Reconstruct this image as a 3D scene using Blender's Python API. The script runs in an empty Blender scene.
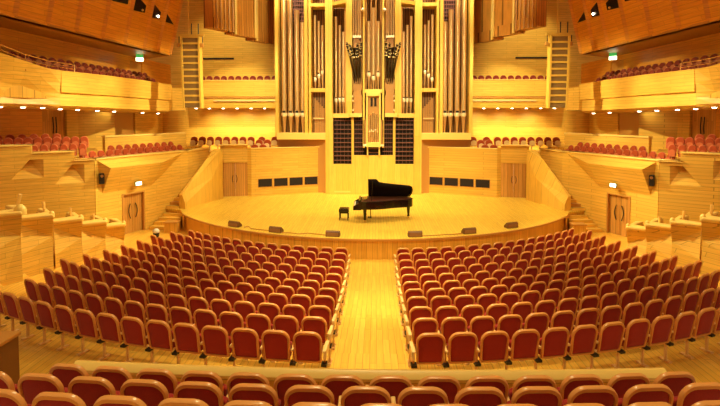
import bpy, bmesh, math, random
from math import sin, cos, pi, sqrt, atan2, hypot, radians
from mathutils import Vector, Matrix
random.seed(7)
S = bpy.context.scene
COL = S.collection

# ------------------------------------------------------------------ materials
def new_mat(name):
    m = bpy.data.materials.new(name); m.use_nodes = True
    return m, m.node_tree, m.node_tree.nodes['Principled BSDF']

def plain(name, col, rough=.5, metal=0., spec=.5, emit=None, estr=0.):
    m, t, b = new_mat(name)
    b.inputs['Base Color'].default_value = (*col, 1)
    b.inputs['Roughness'].default_value = rough
    b.inputs['Metallic'].default_value = metal
    b.inputs['Specular IOR Level'].default_value = spec
    if emit:
        b.inputs['Emission Color'].default_value = (*emit, 1)
        b.inputs['Emission Strength'].default_value = estr
    return m

def wood(name, c1, c2, mode='wall', board=.14, length=1.8, rough=.45, gap=.006, gapc=.6):
    """mode: wall = horizontal boards, upright = vertical boards, floor = boards running along Y"""
    m, t, b = new_mat(name)
    N, L = t.nodes, t.links
    tc = N.new('ShaderNodeTexCoord'); sp = N.new('ShaderNodeSeparateXYZ'); L.new(tc.outputs['Object'], sp.inputs[0])
    ad = N.new('ShaderNodeMath'); ad.operation = 'ADD'; L.new(sp.outputs[0], ad.inputs[0]); L.new(sp.outputs[1], ad.inputs[1])
    cb = N.new('ShaderNodeCombineXYZ')
    if mode == 'wall': L.new(ad.outputs[0], cb.inputs[0]); L.new(sp.outputs[2], cb.inputs[1])
    elif mode == 'upright': L.new(sp.outputs[2], cb.inputs[0]); L.new(ad.outputs[0], cb.inputs[1])
    elif mode == 'floor': L.new(sp.outputs[1], cb.inputs[0]); L.new(sp.outputs[0], cb.inputs[1])
    br = N.new('ShaderNodeTexBrick'); L.new(cb.outputs[0], br.inputs['Vector'])
    br.inputs['Color1'].default_value = (*c1, 1); br.inputs['Color2'].default_value = (*c2, 1)
    br.inputs['Mortar'].default_value = (*[x*gapc for x in c2], 1)
    br.inputs['Scale'].default_value = 1; br.inputs['Mortar Size'].default_value = gap
    br.inputs['Brick Width'].default_value = length; br.inputs['Row Height'].default_value = board
    br.offset = .37; br.inputs['Bias'].default_value = -.1
    mp = N.new('ShaderNodeMapping'); mp.inputs['Scale'].default_value = (1.2, 22, 1); L.new(cb.outputs[0], mp.inputs[0])
    ns = N.new('ShaderNodeTexNoise'); ns.inputs['Scale'].default_value = 1.; ns.inputs['Detail'].default_value = 4; L.new(mp.outputs[0], ns.inputs['Vector'])
    cr = N.new('ShaderNodeMapRange'); cr.inputs['From Min'].default_value = .3; cr.inputs['From Max'].default_value = .7
    cr.inputs['To Min'].default_value = .84; cr.inputs['To Max'].default_value = 1.1; L.new(ns.outputs['Fac'], cr.inputs[0])
    mx = N.new('ShaderNodeVectorMath'); mx.operation = 'SCALE'; L.new(br.outputs['Color'], mx.inputs[0]); L.new(cr.outputs[0], mx.inputs['Scale'])
    L.new(mx.outputs[0], b.inputs['Base Color'])
    b.inputs['Roughness'].default_value = rough
    return m

def fabric(name, c):
    m, t, b = new_mat(name); N, L = t.nodes, t.links
    tc = N.new('ShaderNodeTexCoord'); ns = N.new('ShaderNodeTexNoise'); ns.inputs['Scale'].default_value = 60
    L.new(tc.outputs['Object'], ns.inputs['Vector'])
    r = N.new('ShaderNodeMix'); r.data_type = 'RGBA'
    r.inputs[6].default_value = (*[x*.8 for x in c], 1); r.inputs[7].default_value = (*[min(1, x*1.25) for x in c], 1)
    L.new(ns.outputs['Fac'], r.inputs[0]); L.new(r.outputs[2], b.inputs['Base Color'])
    b.inputs['Roughness'].default_value = .85
    b.inputs['Sheen Weight'].default_value = .15
    b.inputs['Specular IOR Level'].default_value = .2
    return m

MW = wood('maple_wall', (.82, .50, .085), (.74, .42, .06), 'wall', .16, 2.2)
MU = wood('maple_upright', (.84, .54, .10), (.78, .47, .07), 'upright', .42, 6., gap=.008, gapc=.7)
MC = plain('maple_cap', (.86, .60, .16), .4)
MST = wood('stage_boards', (.85, .59, .085), (.78, .51, .06), 'floor', .13, 2.4, rough=.38)
MFL = wood('hall_floor', (.80, .46, .07), (.70, .37, .045), 'floor', .14, 1.6, rough=.32)
MFR = wood('stage_front_boards', (.78, .42, .06), (.68, .34, .04), 'upright', .22, 6., gap=.008, gapc=.72)
MDO = wood('door_wood', (.66, .33, .07), (.50, .22, .035), 'upright', .16, 9., gap=.008)
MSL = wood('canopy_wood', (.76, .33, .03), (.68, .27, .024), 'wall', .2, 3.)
MTR = plain('trim_wood', (.55, .26, .055), .4)
MDK = plain('dark_gap', (.02, .01, .006), .8)
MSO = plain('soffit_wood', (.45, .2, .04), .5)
MSF = plain('seat_frame_wood', (.74, .33, .09), .28)
MSF2 = plain('seat_arm_wood', (.85, .55, .22), .35)
MFB = fabric('burgundy_cloth', (.33, .024, .018))
MFB2 = fabric('red_cloth', (.36, .055, .014))
MRIM = plain('red_seat_rim', (.55, .14, .05), .4)
MCR = plain('seat_underside', (.82, .58, .25), .4)
MBK = plain('black_metal', (.015, .013, .012), .4)
MCH = plain('steel', (.7, .62, .5), .3, 1.)
MBR = plain('brass', (.8, .5, .18), .3, 1.)
MMO2 = plain('bright_brass', (.95, .68, .25), .35, .5)
MPI = plain('black_lacquer', (.008, .005, .005), .12)
MPB = plain('piano_red_edge', (.08, .022, .012), .35)
MMN = plain('dark_brown_box', (.17, .07, .025), .5)
MNB = plain('dark_wood', (.24, .10, .02), .5)
MWK = plain('white_keys', (.85, .8, .7), .3)
MPP = plain('pipe_tin', (.92, .70, .36), .33, .92)
MPP2 = plain('pipe_wood', (.50, .25, .07), .45)
MMO = plain('pipe_lip', (1., .9, .66), .3, .2)
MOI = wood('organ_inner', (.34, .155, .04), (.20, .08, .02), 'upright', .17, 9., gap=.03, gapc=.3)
MLV = plain('louvre_slat', (.24, .085, .06), .5)
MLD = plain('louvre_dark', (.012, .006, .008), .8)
MGR = plain('vent_grille', (.32, .15, .055), .6)
MSP = plain('speaker_grille', (.22, .13, .045), .6)
MSPF = plain('speaker_frame', (.72, .46, .08), .45)
MLT = plain('lamp_glow', (1, .9, .7), .5, emit=(1, .86, .6), estr=9)
MEX = plain('exit_glow', (.9, 1, .8), .5, emit=(.85, 1., .62), estr=4)
MEXG = plain('exit_green', (.02, .3, .05), .5, emit=(.05, .4, .08), estr=.5)
MRAIL = plain('rail_metal', (.75, .45, .18), .25, .8)
MWD = plain('window_dark', (.012, .012, .022), .15)
MGY = plain('grey_plastic', (.55, .5, .42), .5)
MSW = wood('shutter_wood', (.64, .28, .05), (.52, .21, .035), 'upright', .3, 9., gap=.02, gapc=.45)

# ------------------------------------------------------------------ mesh helpers
class MB:
    def __init__(s): s.v = []; s.f = []; s.m = []; s.cur = 0
    def add(s, vs, fs):
        n = len(s.v); s.v += [tuple(v) for v in vs]
        for f in fs: s.f.append([n+i for i in f]); s.m.append(s.cur)
        return s
    def box(s, x0, x1, y0, y1, z0, z1):
        return s.add([(x, y, z) for z in (z0, z1) for x, y in ((x0, y0), (x1, y0), (x1, y1), (x0, y1))],
                     [(0, 3, 2, 1), (4, 5, 6, 7), (0, 1, 5, 4), (1, 2, 6, 5), (2, 3, 7, 6), (3, 0, 4, 7)])
    def prism(s, pts, z0, z1):
        n = len(pts); f0 = z0 if isinstance(z0, (list, tuple)) else [z0]*n; f1 = z1 if isinstance(z1, (list, tuple)) else [z1]*n
        vs = [(p[0], p[1], f0[i]) for i, p in enumerate(pts)]+[(p[0], p[1], f1[i]) for i, p in enumerate(pts)]
        return s.add(vs, [list(range(n))[::-1], list(range(n, 2*n))]+[(i, (i+1) % n, n+(i+1) % n, n+i) for i in range(n)])
    def loft(s, secs, closed=True, caps=True):
        n = len(secs[0]); vs = [p for sc in secs for p in sc]; fs = []
        for k in range(len(secs)-1):
            for i in range(n if closed else n-1):
                j = (i+1) % n; fs.append((k*n+i, k*n+j, (k+1)*n+j, (k+1)*n+i))
        if caps and closed: fs += [list(range(n))[::-1], [(len(secs)-1)*n+i for i in range(n)]]
        return s.add(vs, fs)
    def tube(s, p0, p1, r0, r1=None, n=10, caps=True):
        r1 = r0 if r1 is None else r1
        p0, p1 = Vector(p0), Vector(p1); d = (p1-p0).normalized()
        a = d.orthogonal().normalized(); b = d.cross(a)
        return s.loft([[tuple(p+(a*cos(t)+b*sin(t))*r) for t in [2*pi*i/n for i in range(n)]] for p, r in ((p0, r0), (p1, r1))], True, caps)
    def path(s, pts, r, n=6):
        for a, b in zip(pts, pts[1:]): s.tube(a, b, r, r, n)
        return s
    def lathe(s, prof, c=(0, 0, 0), n=12):
        return s.loft([[(c[0]+r*cos(2*pi*i/n), c[1]+r*sin(2*pi*i/n), c[2]+z) for i in range(n)] for r, z in prof], True, True)
    def wallbox(s, a, b, z0, z1, th):
        """upright slab from plan point a to b, thickness th to the left of a->b"""
        ux, uy = b[0]-a[0], b[1]-a[1]; l = hypot(ux, uy); nx, ny = -uy/l*th, ux/l*th
        return s.prism([a, b, (b[0]+nx, b[1]+ny), (a[0]+nx, a[1]+ny)], z0, z1)
    def build(s, name, mat, parent=None, smooth=False, bevel=0, loc=None, rz=0, kind=None, seg=2):
        me = bpy.data.meshes.new(name); me.from_pydata(s.v, [], s.f)
        mats = mat if isinstance(mat, (list, tuple)) else [mat]
        for m in mats: me.materials.append(m)
        for p, k in zip(me.polygons, s.m): p.material_index = k
        bm = bmesh.new(); bm.from_mesh(me); bmesh.ops.recalc_face_normals(bm, faces=bm.faces); bm.to_mesh(me); bm.free()
        o = bpy.data.objects.new(name, me); COL.objects.link(o)
        if smooth:
            for p in me.polygons: p.use_smooth = True
            md = o.modifiers.new('es', 'EDGE_SPLIT'); md.split_angle = radians(40)
        if bevel:
            md = o.modifiers.new('bv', 'BEVEL'); md.width = bevel; md.segments = seg; md.limit_method = 'ANGLE'; md.angle_limit = radians(35)
        if parent: o.parent = parent
        if loc: o.location = loc
        if rz: o.rotation_euler = (0, 0, rz)
        if kind: o['kind'] = kind
        return o

def mirror(mb):
    r = MB(); r.v = [(-x, y, z) for x, y, z in mb.v]; r.f = [f[::-1] for f in mb.f]; r.m = list(mb.m); return r
def tag(o, label, cat, group=None, kind=None):
    o['label'] = label; o['category'] = cat
    if group: o['group'] = group
    if kind: o['kind'] = kind
    return o
def empty(name, label, cat, loc=(0, 0, 0), rz=0, group=None):
    o = bpy.data.objects.new(name, None); o.empty_display_size = .2; COL.objects.link(o)
    o.location = loc; o.rotation_euler = (0, 0, rz)
    return tag(o, label, cat, group)
def dup(root, loc, rz, label, group=None, sc=None):
    r = root.copy(); COL.objects.link(r); r.location = loc; r.rotation_euler = (0, 0, rz); r['label'] = label
    if group: r['group'] = group
    if sc: r.scale = sc
    for c in CH[root.name]:
        d = c.copy(); COL.objects.link(d); d.parent = r
        for g in CH.get(c.name, []):
            e = g.copy(); COL.objects.link(e); e.parent = d
    return r
CH = {}
ORD = ['first', 'second', 'third', 'fourth', 'fifth', 'sixth', 'seventh', 'eighth', 'ninth', 'tenth', 'eleventh', 'twelfth',
       'thirteenth', 'fourteenth', 'fifteenth', 'sixteenth', 'seventeenth', 'eighteenth', 'nineteenth', 'twentieth']
SIDE = {-1: 'left', 1: 'right'}
def lerp(a, b, t): return a+(b-a)*t

# ------------------------------------------------------------------ camera
cam = bpy.data.cameras.new('camera'); co = bpy.data.objects.new('camera', cam); COL.objects.link(co)
co.location = (.1, 0, 6.); co.rotation_euler = (radians(90-2.5), 0, radians(1.4))
cam.lens = 23.5; cam.sensor_width = 36; cam.shift_x = -.00486; cam.shift_y = -.0937; cam.clip_end = 200
S.camera = co

# ------------------------------------------------------------------ hall floor, stepped under the rows
ZT = [1.0, 1.08, 1.14, 1.21, 1.31, 1.44, 1.60, 1.78, 1.94, 2.12, 2.28]     # tops of the seat backs
FZ = [z-.98 for z in ZT]; FZ[0] = 0.0
Y0 = [17.5-.965*i for i in range(11)]
def RR(i): return 13.2+.48*i
def rowY(i, x):
    r = RR(i); return Y0_(i)+r-sqrt(r*r-x*x)
def Y0_(i): return 17.5-.965*i
XS = [-11.3+22.6*k/40 for k in range(41)]
fl = MB()
def strip(ca, cb, z):       # top surface between two curves
    n = len(fl.v)
    fl.add([(x, ca(x), z) for x in XS]+[(x, cb(x), z) for x in XS], [(k, k+1, len(XS)+k+1, len(XS)+k) for k in range(len(XS)-1)])
def riser(c, z0, z1):
    fl.add([(x, c(x), z0) for x in XS]+[(x, c(x), z1) for x in XS], [(k, k+1, len(XS)+k+1, len(XS)+k) for k in range(len(XS)-1)])
bc = [(lambda x, i=i: rowY(i+.42, x)) for i in range(11)]       # boundary just behind row i
for i in range(1, 11):
    back = bc[i] if i < 10 else (lambda x: 5.6)
    strip(back, bc[i-1], FZ[i]); riser(bc[i-1], FZ[i-1], FZ[i])
strip(bc[0], lambda x: 26.2, 0)
fl.box(-17, -11.3, 17.5, 26.2, -.2, 0); fl.box(11.3, 17, 17.5, 26.2, -.2, 0)
fl.box(-17, -11.3, -1, 11.5, 1.1, 1.3); fl.box(11.3, 17, -1, 11.5, 1.1, 1.3)
fl.build('floor', MFL, kind='structure')

# ------------------------------------------------------------------ stage
SZ = .85
def arc_pts(r, yc, x0, x1, n): return [(lerp(x0, x1, k/n), yc-sqrt(r*r-lerp(x0, x1, k/n)**2)) for k in range(n+1)]
edge = arc_pts(12.6, 31.85, -9.9, 9.9, 40)
outline = edge+[(10.45, 25.1), (11.5, 25.5), (11.2, 27), (10.5, 31), (10.5, 32.5), (-10.5, 32.5), (-10.5, 31), (-11.2, 27), (-11.5, 25.5), (-10.45, 25.1)]
st = empty('stage', 'wide curved concert stage of pale boards below the organ', 'stage', (0, 19.3, 0))
def off_parent(mb, p, dx=0, dy=0, dz=0):
    l = p.location; mb.v = [(x-l[0], y-l[1], z-l[2]) for x, y, z in mb.v]; return mb
off_parent(MB().prism(outline, SZ-.08, SZ), st).build('stage_deck', MST, st)
inner = [(x*.997, y+.06) for x, y in edge]
front = MB(); front.prism(inner+[(9.6, 24.2), (-9.6, 24.2)], 0, SZ-.08)
off_parent(front, st).build('stage_front', MFR, st)
tr = MB()
e2 = arc_pts(12.63, 31.85, -9.93, 9.93, 40); e3 = arc_pts(12.56, 31.85, -9.88, 9.88, 40)
tr.loft([[(a[0], a[1], SZ-.07), (a[0], a[1], SZ+.012), (b[0], b[1], SZ+.012), (b[0], b[1], SZ-.07)] for a, b in zip(e2, e3)])
off_parent(tr, st).build('edge_trim', MTR, st)
for s in (-1, 1):   # side box of the stage beyond its arc and the bench in front
    q = MB().prism([(s*9.75, 23.75), (s*10.4, 25.05), (s*11.4, 25.45), (s*11.0, 27), (s*9.7, 25)], 0, SZ-.08)
    off_parent(q, st).build('stage_side', MFR, st)

# side steps: hall floor to stage, one thing per side
for s in (-1, 1):
    e = empty('side_steps', 'short wooden steps up to the %s end of the stage beside the hall door' % SIDE[s], 'steps', (s*11, 24.2, 0))
    for k in range(4):
        b = MB().prism([(s*10.25, 24.0+.3*k), (s*(11.75-.11*k), 24.0+.3*k+.12), (s*(11.6-.11*k), 25.15), (s*10.45, 25.05)], k*.17+(.0 if k == 0 else -.02), (k+1)*.17)
        off_parent(b, e).build('step', MW, e, bevel=.01)
    q = MB().box(s*9.98, s*10.62, 23.45, 23.9, 0, .5); q2 = MB().box(s*9.95, s*10.66, 23.4, 23.93, .5, .56)
    e = empty('side_bench', 'low wooden box bench at the %s corner of the stage front' % SIDE[s], 'bench', (s*10.3, 23.65, 0))
    off_parent(q, e).build('body', MFR, e); off_parent(q2, e).build('top', MTR, e, bevel=.01)

# ------------------------------------------------------------------ walls round the stage and the side terraces (mirrored)
WA0 = (12.45, 22.95); WA1 = (12.0, 24.0)
def onA(y): return 12.0-(y-24.0)*.4286
CX, CY = onA(21.62), 21.62           # corner between the door wall and the terrace wall
TOP = 3.9
MIR = lambda mb, s: mb if s > 0 else mirror(mb)
def offA(y, d):                        # point on the line d metres behind the door wall
    return (onA(y)+.919*d, y+.394*d)
BD = (.832, -.555)                     # direction of terrace wall, away from the corner
BN = (.555, .832)                      # outward normal (behind)
def onB(t, d=0): return (CX+BD[0]*t+BN[0]*d, CY+BD[1]*t+BN[1]*d)
for s in (-1, 1):
    nm = SIDE[s]
    w = MB()
    # door wall with an opening
    ys = [CY, 22.95, 24.08, 26.9]
    for a, b, z0 in ((0, 1, 0), (1, 2, 2.02), (2, 3, 0)):
        w.prism([(onA(ys[a]), ys[a]), (onA(ys[b]), ys[b]), offA(ys[b], .35), offA(ys[a], .35)], z0, TOP)
    w.prism([(onA(26.9), 26.9), (10.35, 29.3), (10.7, 29.5), offA(26.9, .35)], 0, TOP)
    # terrace wall, its top stepping up away from the stage; triangular notches with light sloping faces
    PB = lambda tt, z, d=0: (*onB(tt, d), z)
    def zt(tt): return TOP if tt < .8 else (4.29 if tt < 2.4 else (4.63 if tt < 4.3 else 4.95))
    def plainseg(t0, t1):
        w.prism([onB(t0), onB(t1), onB(t1, .45), onB(t0, .45)], 0, zt((t0+t1)/2))
    def notch(ta, tb, ts, zb, tm, za):      # ta nearer the corner; ts where the top steps
        rec = .40; w0 = MB()
        BL, BR, Cc, Ap, A_ = PB(tb, zb), PB(ta, zb), PB(ta, za+.03), PB(tm, za+.03), PB(tm, za, rec)
        w0.add([BL, BR, Cc, Ap, A_], [(4, 0, 1), (4, 1, 2), (4, 2, 3), (4, 3, 0)])
        z1, z2 = zt(ta+.01), zt(tb-.01)
        w0.add([PB(ta, 0), PB(tb, 0), BL, BR], [(0, 1, 2, 3)])
        w0.add([BL, Ap, Cc, PB(ta, z1), PB(ts, z1), PB(ts, z2), PB(tb, z2)], [tuple(range(7))])
        w0.add([PB(ta, 0, .45), PB(tb, 0, .45), PB(tb, z2, .45), PB(ts, z2, .45), PB(ts, z1, .45), PB(ta, z1, .45)], [tuple(range(6))])
        w0.add([PB(ta, z1), PB(ts, z1), PB(ts, z1, .45), PB(ta, z1, .45), PB(ts, z2), PB(tb, z2), PB(tb, z2, .45), PB(ts, z2, .45)], [(0, 1, 2, 3), (4, 5, 6, 7), (1, 4, 7, 2)])
        b_ = len(w.v); w.v += w0.v; w.f += [[b_+i for i in f] for f in w0.f]; w.m += w0.m
    plainseg(0.02, .42); notch(.42, 1.59, .8, 2.86, .90, 3.70); plainseg(1.59, 1.98); notch(1.98, 3.15, 2.4, 3.2, 2.5, 4.0); plainseg(3.15, 4.3)
    w.prism([onB(4.3), onB(7.5), onB(7.5, .45), onB(4.3, .45)], 0, 4.95)
    MIR(w, s).build('wall_%s' % nm, MW, kind='structure')
    # capping along the top
    c = MB()
    def cap(a, b, a2, b2, z): c.prism([a, b, b2, a2], z, z+.07)
    cap((onA(CY)-.05, CY-.02), (onA(26.9)-.05, 26.9), offA(26.9, .4), offA(CY, .4), TOP)
    cap((onA(26.9)-.05, 26.9), (10.3, 29.3), (10.75, 29.5), offA(26.9, .4), TOP)
    cap(onB(0, -.06), onB(.82, -.06), onB(.82, .5), onB(-.1, .5), TOP)
    cap(onB(.78, -.06), onB(2.4, -.06), onB(2.4, .5), onB(.78, .5), 4.29)
    cap(onB(2.36, -.06), onB(4.32, -.06), onB(4.32, .5), onB(2.36, .5), 4.63)
    cap(onB(4.28, -.06), onB(7.5, -.06), onB(7.5, .5), onB(4.28, .5), 4.95)
    MIR(c, s).build('trim_%d' % (1 if s < 0 else 2), MC, kind='structure', bevel=.02)
    # faceted bulge over the door
    def pA(y, z, d=0): x, yy = offA(y, -d); return (x, yy, z)
    bu = MB()
    bt = [pA(21.75, 3.86), pA(26.6, 3.86)]
    f1, f2 = pA(21.95, 3.5, .62), pA(24.75, 3.5, .62)
    l1, l2 = pA(21.95, 2.27, .0), pA(24.55, 2.27, .0)
    bu.add([bt[0], bt[1], f1, f2, l1, l2], [(0, 1, 3, 2), (2, 3, 5, 4), (0, 2, 4), (1, 5, 3), (0, 4, 5, 1)])
    o = MIR(bu, s).build('door_canopy', MW)
    tag(o, 'faceted wooden bulge on the wall above the %s hall door' % nm, 'canopy')
    # hall door (double, vertical boards) with curved handles
    d = empty('door_%d' % (1 if s < 0 else 2), '', '', (0, 0, 0)); del d['label']; del d['category']; d['kind'] = 'structure'
    for q, (ya, yb) in enumerate(((22.97, 23.51), (23.53, 24.06))):
        m = MB().prism([offA(ya, .12), offA(yb, .12), offA(yb, .18), offA(ya, .18)], 0.01, 2.0)
        lf = MIR(m, s).build('door_leaf', MDO, d)
        yh = 23.51-.13 if q == 0 else 23.53+.13
        h = MB(); sg = -1 if q == 0 else 1
        h.path([pA(yh+sg*.09*sin(pi*k/8), .75+.75*k/8, -.06) for k in range(9)], .022)
        MIR(h, s).build('door_handle', MBK, lf)
    fr = MB()
    for ya, yb, z0, z1 in ((22.9, 22.97, 0, 2.06), (24.06, 24.13, 0, 2.06), (22.97, 24.06, 2.0, 2.06)):
        fr.prism([offA(ya, -.03), offA(yb, -.03), offA(yb, .1), offA(ya, .1)], z0, z1)
    MIR(fr, s).build('door_frame', MTR, d)
    # lit exit sign over the door, just under the bulge face
    e = empty('exit_sign', 'small lit exit sign above the %s hall door' % nm, 'sign', (s*pA(23.55, 2.5, .3)[0], pA(23.55, 2.5, .3)[1], 2.42), -s*1.166)
    MB().box(-.17, .17, -.05, .03, .02, .2).build('housing', MBK, e)
    MB().box(-.16, .16, -.065, -.05, .03, .19).build('lit_panel', MEX, e)
    # wall lamp at the corner
    x, y, _ = pA(21.85, 0, .1)
    e = empty('wall_loudspeaker', 'small dark loudspeaker on the wall corner left of the hall door' if s < 0 else 'small dark loudspeaker on the wall corner right of the hall door', 'loudspeaker', (s*x, y, 2.75), -s*.7)
    MB().box(-.1, .1, -.12, .06, 0, .5).build('cabinet', MBK, e, bevel=.015)
    MB().box(-.02, .02, .0, .14, .2, .55).build('bracket', MBR, e)
    MB().tube((0, -.1, .38), (0, -.14, .38), .06, .07).build('driver', MBR, e)

    # ---- stair flank (thick sloping balustrade at the stage side) and the stair behind
    fk = MB()
    b0, b1 = (10.28, 25.3), (9.3, 28.7)
    o0, o1 = (10.68, 25.45), (9.85, 28.75)
    m0, m1 = lerp(b0[0], b1[0], .72), lerp(b0[1], b1[1], .72)
    V = [(b0[0], b0[1], SZ), (b1[0], b1[1], SZ), (o1[0], o1[1], SZ), (o0[0], o0[1], SZ),
         (b0[0]+.0, b0[1], 1.15), (b1[0], b1[1], 3.45), (b1[0]+.05, b1[1], TOP), (o1[0], o1[1], TOP), (o0[0], o0[1], 1.62), (b0[0]+.18, b0[1]+.02, 1.62),
         (lerp(b0[0], b1[0], .62)+.22, lerp(b0[1], b1[1], .62), TOP-.55), (m0, m1, 2.3)]
    fk.add(V, [(0, 1, 5, 11, 4), (1, 2, 7, 6, 5), (2, 3, 8, 7), (3, 0, 4, 9, 8), (4, 11, 9), (11, 10, 9), (11, 5, 6, 10), (9, 10, 6, 7, 8), (0, 3, 2, 1)])
    o = MIR(fk, s).build('stair_parapet', MU)
    tag(o, 'thick sloping pale wood stair parapet at the %s of the stage' % nm, 'parapet')
    e = empty('terrace_stair', 'narrow wooden stair climbing from the stage to the %s terrace' % nm, 'stairs', (s*10.7, 25.3, SZ))
    for k in range(14):
        y = 25.35+.28*k; xi = lerp(10.69, 9.87, (y-25.4)/3.3); xo = min(onA(y), 11.5) if y < 26.9 else lerp(onA(26.9), 10.35, (y-26.9)/2.4)
        b = MB().box(xi+.01, xo-.02, y, y+.3, SZ, SZ+.165*(k+1))
        off_parent(MIR(b, s), e).build('step', MTR if k % 2 else MW, e)

    # ---- wall with vents beside the organ, and the recessed stage door
    v0, v1 = (7.70, 29.35), (3.5, 31.05)
    vw = MB().wallbox(v0, v1, SZ, 3.85, -.3)
    vw.prism([v0, (8.0, 29.55), (8.1, 29.9), (7.8, 29.75)], SZ, 3.95)        # return towards the door
    vw.prism([(7.97, 29.56), (9.6, 29.15), (9.6, 29.45), (8.05, 29.86)], 3.0, 4.1)   # lintel
    MIR(vw, s).build('wall_stage_%s' % nm, MW, kind='structure')
    c = MB().wallbox((v0[0], v0[1]-.04), (v1[0], v1[1]-.04), 3.85, 3.92, -.36)
    c.prism([(7.9, 29.3), (9.65, 28.85), (9.6, 29.5), (8.0, 29.9)], 4.1, 4.16)
    MIR(c, s).build('trim_%d' % (3 if s < 0 else 4), MC, kind='structure', bevel=.015)
    d = empty('door_%d' % (3 if s < 0 else 4), '', ''); del d['label']; del d['category']; d['kind'] = 'structure'
    p0, p1 = (7.98, 29.62), (9.52, 29.24)
    for q in (0, 1):
        a = (lerp(p0[0], p1[0], q*.5+.005), lerp(p0[1], p1[1], q*.5+.005)); b = (lerp(p0[0], p1[0], q*.5+.495), lerp(p0[1], p1[1], q*.5+.495))
        lf = MIR(MB().wallbox(a, b, SZ+.01, 3.0, .07), s).build('door_leaf', MDO, d)
        hx, hy = lerp(p0[0], p1[0], .44+.12*q), lerp(p0[1], p1[1], .44+.12*q)-.1
        h = MB().path([(hx+(q*2-1)*.05*sin(pi*k/6), hy, 1.75+.45*k/6) for k in range(7)], .02)
        MIR(h, s).build('door_handle', MBK, lf)
    # vents: four grilles set in the wall
    L = hypot(v1[0]-v0[0], v1[1]-v0[1]); ux, uy = (v1[0]-v0[0])/L, (v1[1]-v0[1])/L
    for k in range(4):
        t0 = .42+k*1.0; px, py = v0[0]+ux*(t0+.45), v0[1]+uy*(t0+.45)
        ang = atan2(uy, ux*s) if s > 0 else atan2(uy, -ux)
        e = empty('air_vent', 'brown slatted vent grille, %s from the organ in the wall %s of it' % (ORD[3-k], nm), 'vent', (s*px, py-.03, 1.4), atan2(s*uy, ux) if s > 0 else atan2(-uy, ux), 'air vents in the stage wall')
        fr = MB(); fr.box(-.46, .46, -.02, .02, .0, .03); fr.box(-.46, .46, -.02, .02, .53, .56); fr.box(-.46, -.43, -.02, .02, 0, .56); fr.box(.43, .46, -.02, .02, 0, .56)
        fr.build('frame', MTR, e)
        g = MB(); g.cur = 1; g.box(-.43, .43, .0, .01, .03, .53); g.cur = 0
        for j in range(7): g.box(-.43, .43, -.015, .005, .055+j*.07, .085+j*.07)
        g.build('grille', [MGR, MLD], e)

# ------------------------------------------------------------------ low sawtooth walls between the stalls and the side passages
for s in (-1, 1):
    nm = SIDE[s]
    caps = [(10.95, 12.3, 3.45), (10.9, 13.55, 2.98), (10.95, 15.0, 2.58), (10.95, 16.55, 2.12), (10.97, 18.12, 1.66), (11.05, 19.65, 1.19)]
    for k, (x, y, z) in enumerate(caps):
        # plan of one block: face A->B turned towards the hall, return B->C
        A = (x+.36, y-.28); B = (x-.34, y+.26); C = (x+.62, y+1.25)
        D = (C[0]+.3, C[1]-.05); G = (B[0]+.5, B[1]+.34); E_ = (A[0]+.25, A[1]+.33)
        zb = 0
        e = empty('side_wall_block', '%s stepped wall block on the %s of the stalls, counted from the hall door' % (ORD[5-k], nm), 'low wall', (s*x, y, 0), 0, 'stepped low walls beside the stalls')
        w = MB(); P = lambda p, zz, d=0: (p[0]+.62*d, p[1]+.78*d, zz)
        h = min(.92, z-.25)
        w.add([P(A, z-.1), P(B, z-.1), P(A, z-.1-h, -.36), P((B[0]+.03, B[1]-.02), z-.08-h*.62, .14), P(A, z), P(B, z), P(A, zb, -.36), P(B, zb, -.05), P(C, zb), P(D, zb), P(G, zb), P(E_, zb),
               P(C, z), P(D, z), P(G, z), P(E_, z)],
              [(0, 1, 3), (0, 3, 2), (0, 4, 5, 1), (2, 3, 7, 6), (1, 5, 12, 8, 7, 3), (12, 13, 9, 8), (13, 14, 10, 9), (14, 15, 11, 10), (15, 4, 0, 2, 6, 11), (4, 15, 14, 13, 12, 5), (6, 7, 8, 9, 10, 11)])
        off_parent(MIR(w, s), e).build('block', MW, e)
        c = MB().prism([(A[0]+.02, A[1]-.07), (B[0]-.06, B[1]-.05), (C[0]-.05, C[1]), D, G, (E_[0], E_[1])], z, z+.13)
        off_parent(MIR(c, s), e).build('cap', MC, e, bevel=.05, seg=3)
        hb = .17 if k == 1 else .09
        c = MB().lathe([(hb, z), (hb, z+.12), (hb*.85, z+.1+hb*.7), (hb*.4, z+.1+hb*1.2), (.01, z+.1+hb*1.3)], (B[0]+.12, B[1]+.1, 0), 12)
        off_parent(MIR(c, s), e).build('rounded_knob', MC, e, smooth=True)
    # reading lamps leaning above the wall blocks
    for k, (y, z, h) in enumerate(((14.5, 2.9, .5), (15.8, 2.5, .42), (17.2, 2.03, .4), (18.55, 1.6, .33))):
        e = empty('wall_post_lamp', 'slim brass lamp leaning over the %s low wall, %s from the hall door' % (nm, ORD[3-k]), 'lamp', (s*11.3, y, z-.25), 0, 'post lamps on the low side walls')
        lean = -.25*s*(1 if k == 3 else .4)
        MB().tube((0, 0, 0), (lean*.4*s*s, 0, .32), .035, .03, 8).build('stem', MTR, e)
        MB().tube((lean*.3, 0, .2), (lean*.3+s*-.16*(1 if k < 1 else -.3), 0, .3+h*1.1), .035, .05, 8).build('lamp_tube', MMO2, e)
        MB().box(-.07, .13, -.06, .06, .12, .3).build('bracket', MBK, e, bevel=.01)
    # side parapet running from the blocks to the door wall foot, and small pier
for s in (-1, 1):
    m = MB(); m.box(11.3, 17, 16.0, 17.6, 0, 1.0); m.box(11.3, 17, 13.9, 16.0, 0, 1.7); m.box(11.3, 17, 11.4, 13.9, 0, 2.3)
    MIR(m, s).build('floor_passage_%s' % SIDE[s], MFL, kind='structure')
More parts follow.
